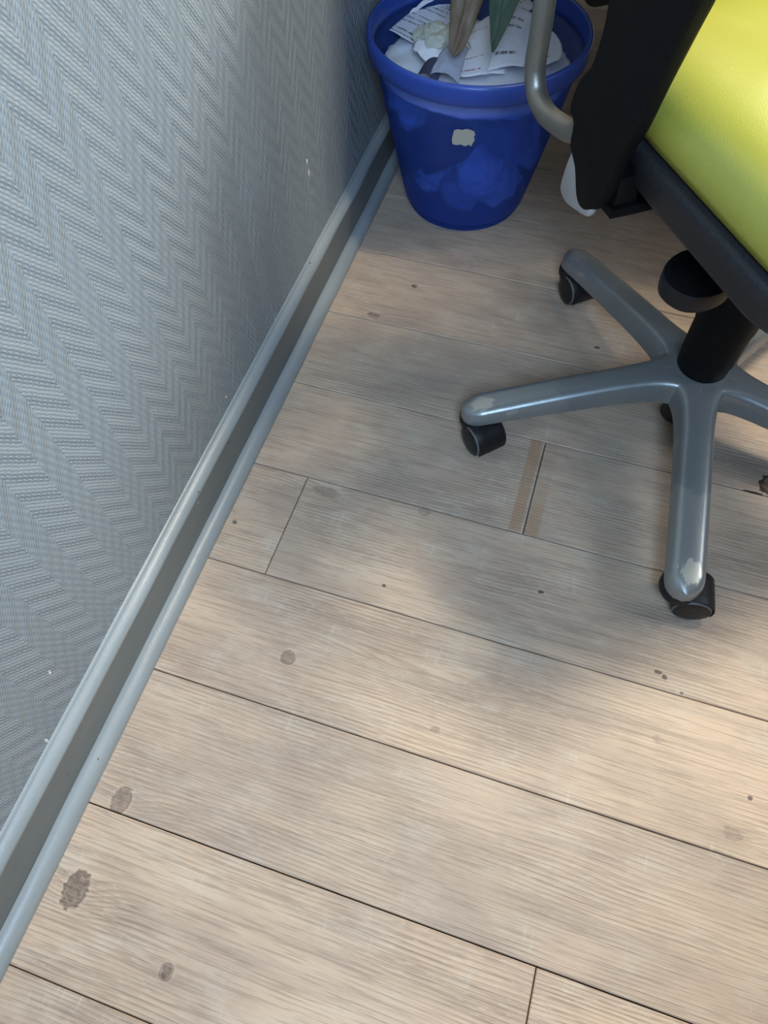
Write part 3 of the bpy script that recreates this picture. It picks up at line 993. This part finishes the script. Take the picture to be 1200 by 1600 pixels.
post = [(0.0800, 0.700), (0.0830, 0.640), (0.0852, 0.6062), (0.0834, 0.5916), (0.0848, 0.5711), (0.0898, 0.5483), (0.1035, 0.5297), (0.1093, 0.5097), (0.1083, 0.4952), (0.0975, 0.4883),
        (0.0944, 0.4657), (0.0767, 0.4516), (0.0622, 0.4284), (0.0480, 0.4205), (0.0340, 0.4260), (0.0230, 0.4400), (0.0164, 0.4666), (0.0105, 0.5006), (-0.0015, 0.5341), (-0.0105, 0.5755),
        (-0.023, 0.6246), (-0.0306, 0.6532), (-0.040, 0.700)]
psm = [(p.x, p.y) for p in smooth_path([(a, b, 0) for a, b in post], 3)]
v, f = plate_from(psm, -XL, -XL + 0.022)
arm = pydata('arm_post', seatv(v), f, BLACK2, chair, True, 50)
pl = [(0.080, 0.500), (0.0894, 0.4625), (0.0947, 0.4398), (0.0968, 0.4167), (0.0902, 0.4090), (0.0793, 0.4065), (0.0660, 0.4090), (0.0539, 0.4125), (0.0420, 0.4160), (0.0300, 0.4250), (0.030, 0.46), (0.045, 0.50)]
psm = [(p.x, p.y) for p in smooth_path([(a, b, 0) for a, b in pl], 3)]
v, f = plate_from(psm, -XL + 0.002, -XL + 0.010, 0.002)
ap = pydata('arm_plate', seatv(v), f, GREYPL, arm, True, 50)
ap['label'] = 'light grey rounded plate end'
# arm carrier running under the seat
v, f = plate_from([(0.018, 0.4375), (0.066, 0.4375), (0.070, 0.444), (0.066, 0.470), (0.018, 0.470), (0.014, 0.444)], -XL + 0.020, -0.205, 0.002)
pydata('arm_bracket', seatv(v), f, BLACK2, arm, True, 40)
v, f = plate_from([(0.014, 0.4255), (0.070, 0.4255), (0.072, 0.4310), (0.070, 0.4368), (0.014, 0.4368), (0.012, 0.4310)], -0.232, -0.05, 0.001)
pydata('carrier_bar', seatv(v), f, BLACK2, arm, True, 40)
# silver tube of the armrest loop
tp = [(0.080, 0.4790), (0.0928, 0.4765), (0.1150, 0.4670), (0.1402, 0.4604), (0.1640, 0.4565), (0.1850, 0.4580), (0.2000, 0.4655), (0.2090, 0.4800), (0.2120, 0.4960), (0.2120, 0.5246), (0.2138, 0.5541), (0.2160, 0.60), (0.2190, 0.66), (0.2220, 0.715)]
path = [(-XL + 0.0125, a, b) for a, b in tp]
v, f = tube_v(smooth_path(path, 8), 0.0118, 28)
pydata('arm_tube', seatv(v), f, SILVER, arm)
# arm pad on top (above the frame)
rings = slab([(0.030, -0.12, 0.235, 0.028, 0.700), (0.036, -0.126, 0.241, 0.034, 0.705), (0.038, -0.128, 0.243, 0.036, 0.716), (0.034, -0.124, 0.239, 0.033, 0.726), (0.022, -0.112, 0.227, 0.021, 0.729)])
v, f = loft(rings)
v = [(x - XL + 0.012, y, z) for x, y, z in v]
pydata('arm_pad', seatv(v), f, BLACK, arm, True, 50)

# --- backrest: shell and cushion, its lower edge just enters the frame
rings = []
for yb, k in ((0.218, 0.03), (0.212, 0.008), (0.195, 0.0), (0.178, 0.010)):
    o = rrect(0.207 - k, 0.546 + k, 0.96 - k, 0.022, 10)
    rings.append([(x, yb + 0.16 * (z - 0.556), z) for x, z in o])
v, f = loft(rings)
back = pydata('backrest_shell', seatv(v), f, BLACK2, chair, True, 50)
rings = []
for yb, k in ((0.184, 0.022), (0.172, 0.012), (0.158, 0.014), (0.148, 0.028), (0.142, 0.055)):
    o = rrect(0.200 - k, 0.566 + k, 0.95 - k, 0.055, 10)
    rings.append([(x, yb + 0.16 * (z - 0.556), z) for x, z in o])
v, f = loft(rings)
pydata('backrest_cushion', seatv(v), f, LEATHER, chair)
v, f = plate_from([(0.06, 0.416), (0.20, 0.418), (0.242, 0.44), (0.258, 0.50), (0.258, 0.66), (0.240, 0.66), (0.238, 0.51), (0.228, 0.455), (0.19, 0.4355), (0.06, 0.4345)], -0.03, 0.03, 0.002)
pydata('back_support', seatv(v), f, BLACK2, chair, True, 40)
